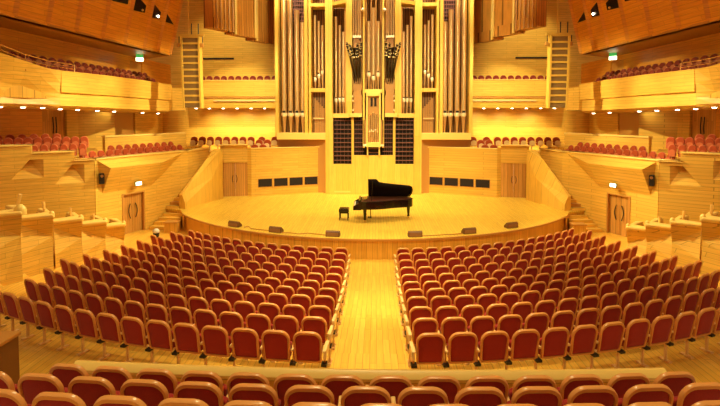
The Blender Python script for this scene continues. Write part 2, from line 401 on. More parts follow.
# ------------------------------------------------------------------ terraces behind the walls
for s in (-1, 1):
    nm = SIDE[s]
    t = MB()
    t.prism([offA(CY, .35), offA(26.9, .35), (10.7, 29.5), (10.6, 33), (14.5, 33), offA(22.0, 2.6)], 2.9, 3.27)
    t.prism([offA(23.0, 1.35), offA(29.5, 1.35), offA(29.5, 2.7), offA(23.0, 2.7)], 3.2, 3.42)
    t.prism([onB(.5, .5), onB(7.5, .5), onB(7.5, 1.35), onB(.3, 1.35)], 2.9, 3.66)
    t.prism([onB(.1, 1.35), onB(7.5, 1.35), onB(7.5, 2.25), onB(.1, 2.25)], 2.9, 3.97)
    t.prism([onB(-.3, 2.25), onB(7.5, 2.25), onB(7.5, 6), onB(-.3, 6)], 2.9, 4.10)
    t.prism([offA(22, 2.7), offA(30.5, 2.7), (12.5, 35.5), (19, 35.5), (19, 20)], 3.2, 3.9)
    t.prism([(7.4, 29.8), (10.6, 29.6), (10.6, 36), (6.2, 36), (6.5, 30.7), (7.4, 30.2)], 2.9, 3.12)
    t.prism([(6.5, 30.6), (8.2, 30.6), (8.2, 31.2), (6.5, 31.2)], 2.9, 3.4)
    t.prism([(6.5, 31.15), (12.6, 31.15), (12.6, 36), (6.5, 36)], 3.1, 3.56)
    MIR(t, s).build('floor_terrace_%s' % nm, MFL, kind='structure')
    # parapet behind the two terrace rows
    a, b = offA(24.0, 2.75), offA(29.3, 2.75)
    e = empty('terrace_parapet', 'low wooden parapet behind the two rows of seats on the %s terrace' % nm, 'parapet', (s*a[0], a[1], 3.36))
    w = MB().prism([a, b, (b[0]+.2, b[1]+.1), (a[0]+.2, a[1]+.1)], 3.36, 4.78)
    off_parent(MIR(w, s), e).build('panel', MW, e)
    w = MB().prism([(a[0]-.06, a[1]-.06), (b[0]-.05, b[1]), (b[0]+.25, b[1]+.1), (a[0]+.25, a[1]+.05)], 4.78, 4.88)
    off_parent(MIR(w, s), e).build('cap', MC, e, bevel=.02)

# ------------------------------------------------------------------ outer walls under and above the balconies
for s in (-1, 1):
    nm = SIDE[s]
    w = MB()
    w0_ = MB().wallbox((22, 14), (17.4, 24.3), 3.0, 6.9, -.3); MIR(w0_, s).build('wall_passage_%s' % nm, MSL, kind='structure')  # darker canopy wood puts the shade under the balcony into this wall's colour
    w.wallbox((17.2, 27.0), (15.6, 28.0), 3.0, 6.9, -.3)
    w.wallbox((17.4, 26.3), (17.2, 27.0), 3.0, 6.9, -.3)
    w.wallbox((15.9, 31.0), (16.1, 36.0), 3.0, 6.9, -.3)
    MIR(w, s).build('wall_terrace_%s' % nm, MW, kind='structure')
    g = MB(); g.wallbox((17.75, 24.2), (17.7, 26.4), 3.0, 6.9, -.1); g.prism([(15.7, 28.1), (16.0, 31.1), (16.3, 31.1), (16.0, 28.1)], 3, 6.9)
    MIR(g, s).build('trim_%d' % (5 if s < 0 else 6), MTR, kind='structure')
    # dark terrace door with two upright handles
    d = empty('door_%d' % (5 if s < 0 else 6), '', ''); del d['label']; del d['category']; d['kind'] = 'structure'
    for q in (0, 1):
        MIR(MB().wallbox((17.56, 24.35+q*.98), (17.54, 25.3+q*.98), 3.9, 6.3, -.05), s).build('door_leaf', MDO, d)
        MIR(MB().path([(17.45, 25.2+q*.25, 5.0), (17.42, 25.2+q*.25, 5.3), (17.45, 25.2+q*.25, 5.9)], .03), s).build('door_handle', MBK, d)
    # upper side wall behind the balcony seats
    u = MB().wallbox((15.9, 12), (15.35, 29.4), 6.4, 9.72, -.2); u.wallbox((15.3, 30.9), (15.2, 35), 6.4, 9.72, -.2)
    u.wallbox((15.35, 29.4), (15.3, 30.9), 9.4, 9.72, -.2)
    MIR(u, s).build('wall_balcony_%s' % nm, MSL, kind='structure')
    d = empty('door_%d' % (7 if s < 0 else 8), '', ''); del d['label']; del d['category']; d['kind'] = 'structure'
    MIR(MB().wallbox((15.42, 29.4), (15.38, 30.9), 7.0, 9.4, -.05), s).build('door_leaf', MTR, d)
    # upper exit sign: hangs below the canopy
    e = empty('exit_sign', 'lit green and white exit sign hanging under the upper canopy on the %s' % nm, 'sign', (s*14.3, 28.6, 9.3), s*-.55)
    MB().box(-.2, .2, -.04, .04, 0, .2).build('lit_panel', MEX, e)
    MB().box(-.2, .2, -.045, .04, .21, .4).build('green_panel', MEXG, e)
    MB().tube((0, 0, .4), (0, 0, .66), .015).build('stem', MBK, e)

back = MB(); back.box(-20, 20, 35.5, 35.9, 3, 17)
back.build('wall_back', MW, kind='structure')
for s in (-1, 1):
    o = MB().box(s*10.56, s*12.9, 35.44, 35.51, 10.2, 10.32).build('wall_slot', MDK)
    tag(o, 'long thin dark slot in the upper back wall %s of the organ' % SIDE[s], 'slot')
ce = MB(); ce.box(-19, 19, 8, 36, 17, 17.3); ce.build('ceiling', MW, kind='structure')

# ------------------------------------------------------------------ balconies
for s in (-1, 1):
    nm = SIDE[s]
    e = empty('side_balcony', 'long curved wooden balcony front along the %s side above the terrace' % nm, 'balcony', (s*13.3, 24, 6.3))
    def stn(x, y, zt, gx, zg, bx, zb):   # section: top outer, groove lip, groove inner, band bottom, soffit inner, back
        return [(x+.16, y, zt), (x, y, zt-.02), (gx, y, zg), (gx+.14, y, zg-.03), (gx+.14, y, zg-.16), (bx, y, zb+.12), (bx+.25, y, zb), (x+2.6, y, zb), (x+2.6, y, zb+.3), (x+.3, y, zb+.35), (x+.3, y, zt)]
    far = [stn(12.9, 29.9, 7.95, 12.95, 6.95, 13.1, 6.12), stn(13.1, 26.8, 8.0, 13.15, 6.97, 13.25, 6.18), stn(13.3, 23.5, 8.0, 13.35, 7.0, 13.45, 6.25), stn(13.52, 20.2, 7.95, 13.55, 7.0, 13.65, 6.3)]
    m = MB().loft(far); off_parent(MIR(m, s), e).build('fascia', MW, e)
    def nst(x, y, zt, k):
        return [(x+.16, y, zt), (x, y, zt-.02), (x+.2*k, y, zt-.55), (x+.42*k, y, zt-1.0), (x+.5*k, y, 6.75), (x+.42*k, y, 6.45), (x+.7*k, y, 6.35), (x+2.6, y, 6.35), (x+2.6, y, 6.65), (x+.6, y, 6.7), (x+.5, y, zt)]
    near = [nst(13.53, 20.2, 7.95, .2), nst(13.6, 19.5, 7.97, .7), nst(13.78, 18.6, 8.14, 1), nst(13.95, 17.4, 8.36, 1), nst(14.1, 15.5, 8.5, 1), nst(14.3, 12, 8.55, 1)]
    m = MB().loft(near); off_parent(MIR(m, s), e).build('curved_end_panel', MW, e)
    m = MB().prism([(14.35, 12), (14.35, 18), (13.7, 20.2), (13.15, 29.3), (14.0, 29.3), (14.4, 20), (15.8, 12)], 6.7, 7.27); m.prism([(14.4, 18.6), (13.85, 29.6), (15.3, 29.6), (15.6, 18.6)], 6.7, 7.68)
    off_parent(MIR(m, s), e).build('seating_step', MFL, e)
    # step-down cap end near the organ side
    m = MB().prism([(12.9, 29.9), (15.5, 29.9), (15.5, 32.8), (13.3, 32.8), (12.5, 31.0)], 6.3, 7.75)
    off_parent(MIR(m, s), e).build('end_block', MW, e)
    # soffit downlights
    for k, (y) in enumerate((17.6, 18.7, 19.75, 20.8, 21.95, 23.4, 24.8, 27.6, 29.4)):
        x = 13.52+(24-y)*.05+.3; z = 6.335 if y < 20.3 else lerp(6.3, 6.12, (y-20.2)/9.7)
        l = MB(); l.tube((0, 0, -.025), (0, 0, .0), .11, .11, 12)
        q = empty('downlight', 'lit round downlight in the soffit of the %s balcony, %s from its near end' % (nm, ORD[k]), 'light', (s*(x+.05), y, z), 0, 'downlights under the side balconies')
        MB().tube((0, 0, -.02), (0, 0, .02), .12, .12, 14).build('rim', MCR, q)
        MB().tube((0, 0, -.05), (0, 0, -.015), .075, .085, 14).build('bulb', MLT, q)
    # centre balcony between the side balcony and the organ
    e = empty('rear_balcony', 'straight wooden balcony front between the organ and the %s side balcony' % nm, 'balcony', (s*9.8, 33, 6.5))
    m = MB().loft([[(x, 33., 8.4), (x, 33.05, 7.3), (x, 33.12, 7.28), (x, 33.12, 6.9), (x, 33.2, 6.5), (x, 35.49, 6.5), (x, 35.49, 6.8), (x, 33.35, 7.6), (x, 33.35, 8.4)] for x in (6.3, 12.75)])
    off_parent(MIR(m, s), e).build('fascia', MW, e)
    m = MB().box(6.3, 12.76, 32.95, 33.4, 8.4, 8.46); off_parent(MIR(m, s), e).build('cap', MC, e, bevel=.015)
    m = MB().box(6.5, 12.7, 33.45, 35.4, 6.8, 7.88); off_parent(MIR(m, s), e).build('seating_step', MFL, e)
    m = MB().box(6.3, 12.7, 33.02, 33.12, 7.18, 7.26); off_parent(MIR(m, s), e).build('moulding', MTR, e)
    m = MB().box(6.3, 11.3, 32.98, 33.12, 6.96, 7.06); off_parent(MIR(m, s), e).build('moulding', MCR, e)
    for k, x in enumerate((7.77, 8.75, 9.75, 10.75, 11.75, 12.7)):
        q = empty('downlight', 'lit round downlight under the rear balcony, %s to the %s of the organ' % (ORD[k], nm), 'light', (s*x, 33.4, 6.5), 0, 'downlights under the rear balcony')
        MB().tube((0, 0, -.02), (0, 0, .0), .13, .13, 14).build('rim', MCR, q)
        MB().tube((0, 0, -.05), (0, 0, -.015), .075, .085, 14).build('bulb', MLT, q)
    # handrail at the balcony end and the long one at the near curve
    e = empty('balcony_rail', 'thin metal handrail on the near curved end of the %s balcony' % nm, 'rail', (s*13.8, 19, 8))
    pts = [(14.25, 12, 9.05), (14.15, 15.5, 8.9), (14.05, 17.4, 8.68), (13.9, 18.6, 8.42), (13.75, 19.6, 8.3), (13.6, 21.2, 8.28)]
    m = MB().path(pts, .022); m.path([(p[0], p[1], p[2]-.2) for p in pts], .014)
    off_parent(MIR(m, s), e).build('top_rail', MRAIL, e)
    for p in pts[1:]:
        off_parent(MIR(MB().tube((p[0], p[1], p[2]-.65), p, .018), s), e).build('post', MRAIL, e)
    e = empty('balcony_rail', 'small metal guard rail on the far end of the %s balcony' % nm, 'rail', (s*13, 30.5, 7.7))
    m = MB().path([(12.6, 30.8, 7.7), (12.6, 30.8, 8.5), (12.75, 31.9, 8.5), (12.75, 31.9, 7.7)], .025)
    off_parent(MIR(m, s), e).build('rail', MRAIL, e)

# ------------------------------------------------------------------ upper side canopies with pleats and dark windows
for s in (-1, 1):
    nm = SIDE[s]
    e = empty('upper_canopy', 'huge leaning wood panelled canopy over the %s balcony with dark windows' % nm, 'canopy', (s*13.2, 23, 9.68))
    n0 = (13.95, 14.0, 9.72); f0 = (12.7, 29.2, 9.68)
    lean = .83/3.62
    def cp(y, z, d=0):
        x = 13.95-(y-14.0)*.0822 - (z-9.7)*lean + d
        return (x, y, z)
    ribs = [14.0, 16.0, 17.75, 19.36, 20.99, 22.77, 24.57, 26.33, 27.75, 29.2]
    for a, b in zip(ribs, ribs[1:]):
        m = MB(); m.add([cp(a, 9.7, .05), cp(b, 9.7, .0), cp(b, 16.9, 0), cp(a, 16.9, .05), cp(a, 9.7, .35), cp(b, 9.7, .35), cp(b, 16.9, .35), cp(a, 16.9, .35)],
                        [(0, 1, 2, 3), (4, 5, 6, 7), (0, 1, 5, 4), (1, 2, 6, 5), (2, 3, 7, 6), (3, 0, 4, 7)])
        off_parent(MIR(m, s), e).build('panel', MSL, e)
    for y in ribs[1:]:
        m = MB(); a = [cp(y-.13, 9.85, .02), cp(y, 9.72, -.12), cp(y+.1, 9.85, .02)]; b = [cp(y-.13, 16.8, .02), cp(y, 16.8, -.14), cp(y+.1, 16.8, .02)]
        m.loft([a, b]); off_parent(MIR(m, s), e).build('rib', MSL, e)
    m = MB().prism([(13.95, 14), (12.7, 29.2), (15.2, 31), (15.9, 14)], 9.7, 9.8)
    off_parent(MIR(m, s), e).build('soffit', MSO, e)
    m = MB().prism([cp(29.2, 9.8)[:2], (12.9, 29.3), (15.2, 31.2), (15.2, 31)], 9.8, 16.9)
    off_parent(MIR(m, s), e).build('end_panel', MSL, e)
    wins = [[(23.01, 11.75), (24.14, 12.4), (24.19, 11.72), (23.04, 11.57)], [(24.72, 12.3), (25.69, 11.95), (25.7, 11.61), (24.7, 11.5)],
            [(26.45, 12.25), (27.27, 11.95), (27.27, 11.55), (26.4, 11.5)], [(27.95, 12.0), (28.9, 11.55), (27.95, 11.55)]]
    wins[0] = [(23.0, 12.6), (24.16, 12.15), (24.19, 11.7), (23.04, 11.6)]
    wins[1] = [(24.72, 12.35), (25.75, 11.98), (25.75, 11.6), (24.7, 11.52)]
    for k, w in enumerate(wins):
        m = MB(); m.loft([[cp(y, z, -.02) for y, z in w], [cp(y, z, .1) for y, z in w]])
        off_parent(MIR(m, s), e).build('window', MWD, e)
        if k in (1, 2):
            c = cp(lerp(w[0][0], w[1][0], .7), 11.68, -.06)
            off_parent(MIR(MB().lathe([(.02, -.06), (.06, -.03), (.06, .03), (.02, .06)], c, 8), s), e).build('spot_lamp', MLT if k == 2 else MBR, e)
# ------------------------------------------------------------------ organ
OG = empty('pipe_organ', 'tall pipe organ in a pale wood case rising behind the stage', 'organ', (0, 30.5, SZ))
def oadd(mb, name, mat, s=1, **k): return off_parent(MIR(mb, s), OG).build(name, mat, OG, **k)
def pipe(x, y, r, zf, zm, zt, s, nm='pipe', mat=None):
    m = MB(); n = 14
    m.cur = 0; m.lathe([(r*.28, zf), (r*.98, zm-.06)], (x, y, 0), n)
    m.cur = 1; m.lathe([(r*.7, zm-.26), (r*1.18, zm-.13), (r*1.2, zm+.02), (r*.9, zm+.05)], (x, y, 0), n)
    m.cur = 2; m.box(x-r*.62, x+r*.62, y-r*1.02, y-r*.3, zm+.05, zm+.05+r*.8)
    m.cur = 0; m.lathe([(r, zm+.04), (r, zt)], (x, y, 0), n)
    m.cur = 0; m.box(x-r*.75, x-r*.62, y-r*1.15, y-r*.3, zm, zm+r*1.3); m.box(x+r*.62, x+r*.75, y-r*1.15, y-r*.3, zm, zm+r*1.3)
    oadd(m, nm, [mat or MPP, MMO, MDK], s, smooth=True)
ZE = 17.0
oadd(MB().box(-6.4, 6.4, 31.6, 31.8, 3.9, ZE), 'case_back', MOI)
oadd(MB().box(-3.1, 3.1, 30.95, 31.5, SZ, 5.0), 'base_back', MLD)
for s in (-1, 1):
    yb = 30.7
    # posts
    for x0, x1, y0, y1, z0, z1, nm in ((6.2, 6.42, 30.6, 31.7, 4.6, ZE, 'case_post'), (4.28, 4.5, 30.62, 31.6, 4.83, ZE, 'case_post'), (4.06, 4.22, 30.62, 31.6, 4.83, ZE, 'case_post'),
                                       (2.66, 3.12, 30.45, 31.6, SZ, ZE, 'case_pilaster'), (1.36, 1.76, 30.15, 31.5, 5.85, ZE, 'case_post'), (.56, .68, 30.1, 31.5, 3.9, ZE, 'case_post')):
        oadd(MB().box(x0, x1, y0, y1, z0, z1), nm, MU, s, bevel=.012)
    oadd(MB().box(3.12, 3.3, 30.75, 31.6, SZ, 4.4), 'case_pilaster', MTR, s)
    oadd(MB().box(.72, .8, 30.3, 31.4, 7.3, ZE), 'dark_post', MTR, s)
    oadd(MB().lathe([(.03, -.12), (.09, -.05), (.09, .05), (.03, .12)], (.68, 30.05, 12.65), 8), 'post_knob', MMO, s, smooth=True)
    # ledge under the side bays and the recess beneath it
    oadd(MB().box(3.12, 6.3, 30.45, 31.7, 4.4, 4.83), 'ledge', MC, s, bevel=.02)
    oadd(MB().box(3.5, 6.4, 31.15, 31.7, 3.3, 4.4), 'ledge_support', MTR, s)
    # bay 1: four great pipes and lattice
    for x, zt in ((5.88, 15.6), (5.46, 15.0), (5.03, 12.82), (4.66, 12.05)):
        pipe(x, 30.95, .165 if x > 5 else .155, 4.83, 6.1, zt, s)
    la = MB()
    for k in range(8): la.box(4.52+.117*k, 4.55+.117*k, 31.2, 31.26, 12.2, 15.5)
    for k in range(14): la.box(4.5, 5.4, 31.18, 31.24, 12.2+.25*k, 12.25+.25*k)
    la.cur = 1; la.box(4.5, 5.4, 31.28, 31.32, 12.2, 15.5)
    oadd(la, 'lattice', [MLV, MLD], s)
    # bay 2
    oadd(MB().box(3.12, 4.06, 30.62, 31.6, 7.5, 7.74), 'shelf', MU, s, bevel=.01)
    oadd(MB().box(3.12, 4.06, 30.62, 31.6, 13.0, 13.22), 'header', MU, s, bevel=.01)
    for x, zm, zt in ((3.82, 8.41, 12.5), (3.58, 8.64, 12.12), (3.35, 8.87, 11.85)):
        pipe(x, 30.9, .075, 7.74, zm, zt, s)
    for k in range(6):
        x = 3.85-.115*k; m = MB(); m.box(x-.045, x+.045, 31.0, 31.1, 4.83, 7.1-.13*k); oadd(m, 'wooden_pipe', MPP2, s)
    m = MB(); m.cur = 1; m.prism([(3.12, 31.2), (4.06, 31.2), (4.06, 31.25), (3.12, 31.25)], 4.83, 7.5); oadd(m, 'bay_back', [MPP2, MOI], s)
    oadd(MB().box(3.25, 3.95, 30.75, 30.8, 5.75, 5.82), 'pipe_rack', MCR, s)
    # bay 3: canted
    h = MB().prism([(2.68, 30.75), (1.74, 30.05), (1.74, 31.4), (2.68, 31.4)], 13.1, 13.32); oadd(h, 'header', MU, s)
    h = MB().prism([(2.68, 30.6), (1.6, 30.05), (1.6, 31.4), (2.68, 31.4)], 5.82, 6.1); oadd(h, 'shelf', MC, s, bevel=.01)
    for x, zt in ((2.44, 12.4), (2.18, 11.8), (1.95, 11.35)):
        pipe(x, 30.85-(2.44-x)*.6, .085, 6.1, 7.05, zt, s)
    oadd(MB().box(1.76, 1.86, 30.3, 31.2, 6.1, 12.9), 'side_board', MTR, s)
    # narrow tower of bright pipes with a bracket
    for x in (1.27, 1.12, .97, .84):
        m = MB().lathe([(.03, 11.0), (.066, 11.25), (.066, ZE)], (x, 30.2, 0), 10); oadd(m, 'pipe', MPP, s, smooth=True)
    oadd(MB().box(.8, 1.33, 30.05, 30.6, 10.9, 11.05), 'pipe_rack', MMO, s)
    oadd(MB().box(.86, 1.27, 30.15, 30.6, 10.3, 10.9), 'bracket', MPP2, s)
    # trumpets en chamade, fanned out towards the hall
    rnd = random.Random(3)
    cnt = 0
    for j in range(5):
        for i in range(4):
            bx = .78+.22*i+.06*j*(i > 1)+rnd.uniform(-.03, .03); bz = 9.55+.21*j+(.1 if i in (0, 3) else 0)+rnd.uniform(-.03, .03)
            by = 28.9+.12*j
            root = (.80+.13*i, 30.4, 8.0+.12*j)
            m = MB(); m.cur = 0
            d = Vector((bx, by, bz))-Vector(root); tip = Vector(root)+d; pre = Vector(root)+d*.86
            m.tube(root, pre, .025, .045, 7); m.tube(pre, tip, .045, .085, 9)
            m.cur = 1; m.tube(tip, tip+d.normalized()*.02, .088, .088, 9)
            m.cur = 2; m.tube(tip+d.normalized()*.02, tip+d.normalized()*.03, .07, .07, 9)
            oadd(m, 'trumpet_pipe', [bpy.data.materials['trumpet_dark'] if 'trumpet_dark' in bpy.data.materials else plain('trumpet_dark', (.06, .04, .03), .35, .5), MMO2, MDK], s, smooth=True)
    oadd(MB().box(.74, 1.36, 30.4, 31.2, 7.61, 8.4), 'trumpet_chest', MPP2, s)
    # side console: two thin posts with knobs and a panel
    oadd(MB().box(.74, 1.5, 30.1, 31.0, 5.87, 6.12), 'shelf', MC, s, bevel=.01)
    oadd(MB().box(.74, 1.3, 30.3, 30.36, 6.12, 7.6), 'console_panel', MPP2, s)
    for z in (6.3, 6.9, 7.2): oadd(MB().lathe([(.02, -.07), (.06, 0), (.02, .07)], (1.32, 30.1, z), 8), 'stop_knob', MMO, s, smooth=True)
    # louvred panels in the base
    oadd(MB().box(3.3, 3.75, 30.98, 31.6, SZ, 4.4), 'case_pilaster', MTR, s)
    for x0, x1, z0 in ((1.42, 2.62, 2.8), (.60, 1.27, 3.38)):
        m = MB()
        k = 0; z = z0+.08
        while z < 5.62:
            m.box(x0, x1, 30.5, 30.58, z+.15, z+.19); z += .288
        for j in range(1, 5): m.box(lerp(x0, x1, j/5)-.006, lerp(x0, x1, j/5)+.006, 30.6, 30.66, z0, 5.65)
        m.cur = 1; m.box(x0, x1, 30.7, 30.74, z0, 5.68)
        oadd(m, 'louvre', [MLV, MLD], s)
    # base panels and mullions
    for x0, x1, z0, z1 in ((1.27, 1.42, SZ, 5.85), (2.62, 2.7, SZ, 5.85)):
        oadd(MB().box(x0, x1, 30.38, 30.8, z0, z1), 'mullion', MU, s, bevel=.008)
    oadd(MB().box(1.42, 2.62, 30.42, 30.7, SZ, 2.8), 'base_panel', MU, s)
    oadd(MB().box(.0, 1.27, 30.4, 30.7, SZ, 3.38), 'base_panel', MU, s)
    oadd(MB().box(1.5, 2.55, 30.39, 30.43, SZ+.1, SZ+.2), 'base_rail', MC, s)
    oadd(MB().box(.34, .42, 30.2, 30.5, 3.38, 3.95), 'console_leg', MC, s)
    oadd(MB().box(.44, .66, 30.0, 30.4, 4.0, 4.12), 'console_foot', MMO, s, bevel=.01)
    oadd(MB().box(.46, .64, 30.1, 30.4, 4.12, 5.7), 'console_cheek', MPP2, s)
# centre bay
oadd(MB().box(-.56, .56, 30.1, 31.4, 7.42, 7.64), 'shelf', MC, 1, bevel=.01)
for x, zm, zt in ((-.3, 8.68, 12.0), (0, 8.45, 12.85), (.3, 8.68, 12.0)): pipe(x, 30.4, .1, 7.64, zm, zt, 1)
m = MB()
for x in (-.48, -.15, .15, .48): m.box(x-.05, x+.05, 30.9, 31.0, 7.64, 13.6)
oadd(m, 'wooden_pipe', MPP2)
m = MB(); m.box(-.46, -.36, 29.95, 30.3, 3.95, 7.42); m.box(.36, .46, 29.95, 30.3, 3.95, 7.42); m.box(-.36, .36, 29.95, 30.3, 7.2, 7.42); m.box(-.36, .36, 29.95, 30.3, 3.95, 4.25)
oadd(m, 'console_frame', MC, 1, bevel=.01)
m = MB(); m.box(-.36, .36, 30.15, 30.2, 4.25, 7.2); m.cur = 1
for x in (-.12, .12): m.box(x-.07, x+.07, 30.1, 30.16, 6.55, 7.1)
oadd(m, 'console_panel', [MPP2, MDK])
for k, x in enumerate((-.24, -.12, 0, .12, .24)):
    m = MB(); m.lathe([(.02, 4.25), (.045, 4.9), (.045, 6.2-.1*abs(k-2))], (x, 30.08, 0), 8); oadd(m, 'pipe', MPP, 1, smooth=True)
    m = MB(); m.lathe([(.02, -.05), (.05, 0), (.02, .05)], (x, 29.98, 4.95+.08*(k % 2)), 8); oadd(m, 'stop_knob', MMO, 1, smooth=True)
m = MB(); m.cur = 1; m.box(-.34, .34, 30.5, 30.55, 3.38, 3.95); m.cur = 0
for z in (3.55, 3.8): m.box(-.34, .34, 30.44, 30.5, z, z+.04)
oadd(m, 'louvre', [MLV, MLD])

# swell boxes hanging at both sides of the organ
for s in (-1, 1):
    nm = SIDE[s]
    for k, (xa, ya, xb, yb, z) in enumerate(((10.03, 29.5, 9.2, 31.0, 11.42), (9.2, 31.0, 8.2, 32.5, 11.28), (8.2, 32.5, 7.2, 34.0, 11.1))):
        e = empty('shutter_box', ['high slatted wooden shutter box, outermost of three %s of the organ', 'high slatted wooden shutter box, middle of three %s of the organ', 'high slatted wooden shutter box, closest to the organ on its %s side'][k] % nm, 'shutter box', (s*xa, ya, z), 0, 'shutter boxes beside the organ')
        L = hypot(xb-xa, yb-ya); ux, uy = (xb-xa)/L, (yb-ya)/L; nx, ny = -uy, ux   # left normal
        if nx*1 > 0 and False: pass
        inx, iny = (uy, -ux) if (uy*(-1)) > 0 else (-uy, ux)
        # back side is away from the hall centre (towards +x,+y)
        bx, by = .87, .5
        m = MB().prism([(xa, ya), (xb, yb), (xb+.9*bx, yb+.9*by), (xa+.9*bx, ya+.9*by)], z+.1, ZE)
        off_parent(MIR(m, s), e).build('body', MSW, e)
        m = MB().prism([(xa-.06*bx, ya-.06*by), (xb-.06*bx, yb-.06*by), (xb+.05, yb+.03), (xa+.05, ya+.03)], z, z+.7)
        off_parent(MIR(m, s), e).build('bottom_board', MSW, e)
        nf = 5
        for j in range(nf if k == 0 else 2):
            t = (j+.5)/nf if k == 0 else (.03, .97)[j]
            px, py = xa+ux*L*t, ya+uy*L*t
            m = MB().tube((px-.14*bx, py-.14*by, z+.02), (px-.14*bx, py-.14*by, ZE), .05 if k == 0 else .09, None, 8)
            off_parent(MIR(m, s), e).build('fin', MSPF if k else MTR, e, smooth=True)

# ------------------------------------------------------------------ hanging line array loudspeakers
for s in (-1, 1):
    nm = SIDE[s]
    e = empty('speaker_array', 'tall hanging column of stacked loudspeakers %s of the organ' % nm, 'loudspeaker', (s*10.5, 27, 6.4))
    H = 4.1; n = 11
    for i in range(n):
        z0 = H*i/n; bow = .18*(1-i/n)**2
        MB().box(-.43, .43, -.1+bow, .35+bow, z0+.03, z0+H/n-.08).build('speaker_cabinet', MSP, e)
        MB().box(-.46, .46, -.13+bow, .3+bow, z0+H/n-.08, z0+H/n+.03).build('cross_bar', MSPF, e)
    for x in (-.5, .5):
        MB().loft([[(x-.05, -.14+.18*(1-t)**2, H*t), (x+.05, -.14+.18*(1-t)**2, H*t), (x+.05, .3+.18*(1-t)**2, H*t), (x-.05, .3+.18*(1-t)**2, H*t)] for t in [k/8 for k in range(9)]]).build('side_rail', MSPF, e)
    MB().box(-.75, .75, -.1, .1, H+.02, H+.12).build('top_bar', MSPF, e)
    for x in (-.68, .68):
        MB().tube((x, 0, H), (x, 0, H-.35), .025).build('hanger', MBK, e); MB().box(x-.12, x+.06, -.1, .1, H-.6, H-.38).build('side_lamp', MTR, e, bevel=.02)
    MB().tube((-.12, 0, H+.1), (-.12, 0, 10.5), .035).build('cable', MSPF, e)
    for x in (.05, .45): MB().tube((x, 0, H+.1), (x, 0, H+.75), .03).build('chain', MBK, e)

# ------------------------------------------------------------------ seats of the stalls and the front tier
def rrect(w, h, rt, rb, n=6, arch=.0):
    pts = []
    for cx, cz, r, a0 in ((w/2-rt, h-rt, rt, 0), (-w/2+rt, h-rt, rt, 90), (-w/2+rb, rb, rb, 180), (w/2-rb, rb, rb, 270)):
        for k in range(n+1):
            a = radians(a0+90*k/n); x, z = cx+r*cos(a), cz+r*sin(a)
            if z > h*.6: z += arch*(1-(x/(w/2))**2)
            pts.append((x*(.93+.07*min(1, z/(h*.5))), z))
    return pts
TILT = radians(11)
def M3(x, y, z): # back plane coordinates -> seat local
    return (x, -.06-z*sin(TILT)+y*cos(TILT), .40+z*cos(TILT)+y*sin(TILT))
def make_seat(name, label, plate=False):
    e = empty(name, label, 'chair')
    out = rrect(.505, .59, .15, .035, arch=.016); inn = [(x*.845, .036+z*.872) for x, z in rrect(.505, .59, .142, .03, arch=.016)]
    m = MB()
    so = [(x*.965, .012+z*.966) for x, z in out]; si = [(x*1.04, z-.006 if z > .3 else z+.002) for x, z in inn]
    m.loft([[M3(x, -.028, z) for x, z in so], [M3(x, -.012, z) for x, z in out], [M3(x, .014, z) for x, z in out], [M3(x, .02, z) for x, z in inn], [M3(x, -.014, z) for x, z in inn], [M3(x, -.028, z) for x, z in si], [M3(x, -.028, z) for x, z in so]], True, False)
    fr = m.build('back_frame', MSF, e, smooth=True)
    m = MB(); c = (0, .3)
    secs = []
    for k, y in ((1.005, -.006), (.9, -.018), (.5, -.024)): secs.append([M3(x*k, y, c[1]+(z-c[1])*k) for x, z in inn])
    m.loft(secs, True, False)
    m.f.append([len(secs[0])*2+i for i in range(len(secs[0]))]); m.m.append(0)
    m.loft([[M3(x, .012, z) for x, z in inn], [M3(x*.88, .055, c[1]+(z-c[1])*.88) for x, z in inn]], True, True)
    bc_ = m.build('back_cushion', MFB, e, smooth=True)
    m = MB(); m.loft([[(x*.9, .03+y*1., .40+z*.52) for x, z in rrect(.5, .56, .08, .06)] for y in (0, .09)]); cu = m.build('seat_cushion', MFB, e, bevel=.02)
    arms = []
    m = MB(); m.box(-.30, -.25, -.12, .26, .60, .64); ar = m.build('armrest', MSF2, e, bevel=.012)
    m = MB(); m.cur = 0; m.box(-.29, -.26, -.02, .16, .36, .6); m.cur = 1; m.box(-.325, -.225, -.1, .04, .345, .385); m.cur = 2; m.box(-.29, -.26, -.0, .05, .0, .36); m.box(-.315, -.235, -.09, .14, 0, .03)
    lg = m.build('leg', [MSF, MBK, MSF2], e)
    CH[e.name] = [fr, bc_, cu, ar, lg]
    return e, dict(arm=ar, leg=lg)

places = []   # (x, y, z, rot, label, group, last)
for s in (-1, 1):
    endx = {-1: [7.95, 8.4, 8.75, 8.85, 9.1, 9.2, 9.15, 9.1, 8.65, 8.1, 8.8], 1: [8.7, 9.05, 9.15, 9.45, 9.6, 9.65, 9.6, 9.3, 9.1, 9.0, 8.9]}[s]
    for i in range(11):
        r = RR(i); yc = Y0_(i)+r
        a = math.asin((1.15-.01*i)/r); n = 0
        step = .555/r; st0 = 1
        lst = []
        while r*sin(a) <= endx[i]+.1:
            lst.append(a); a += step; 
        # frustum limit: keep what the photo can show
        for n, a in enumerate(lst):
            x, y = s*r*sin(a), yc-r*cos(a)+.16
            if abs(x)/y > .86: continue
            last = 'from the centre aisle'
            rn = 'front row' if i == 0 else ('rearmost row' if i == 10 else '%s row' % ORD[i])
            lab = 'dark red %s stalls seat, %s, %s from the centre aisle' % (SIDE[s], rn, ORD[n])
            places.append((x, y, FZ[i], s*a, lab, 'dark red seats in the stalls', n == 0, s))
def tierY(y0, R, x): return y0+R-sqrt(R*R-x*x)
NZ = [2.0, 2.315, 2.58]
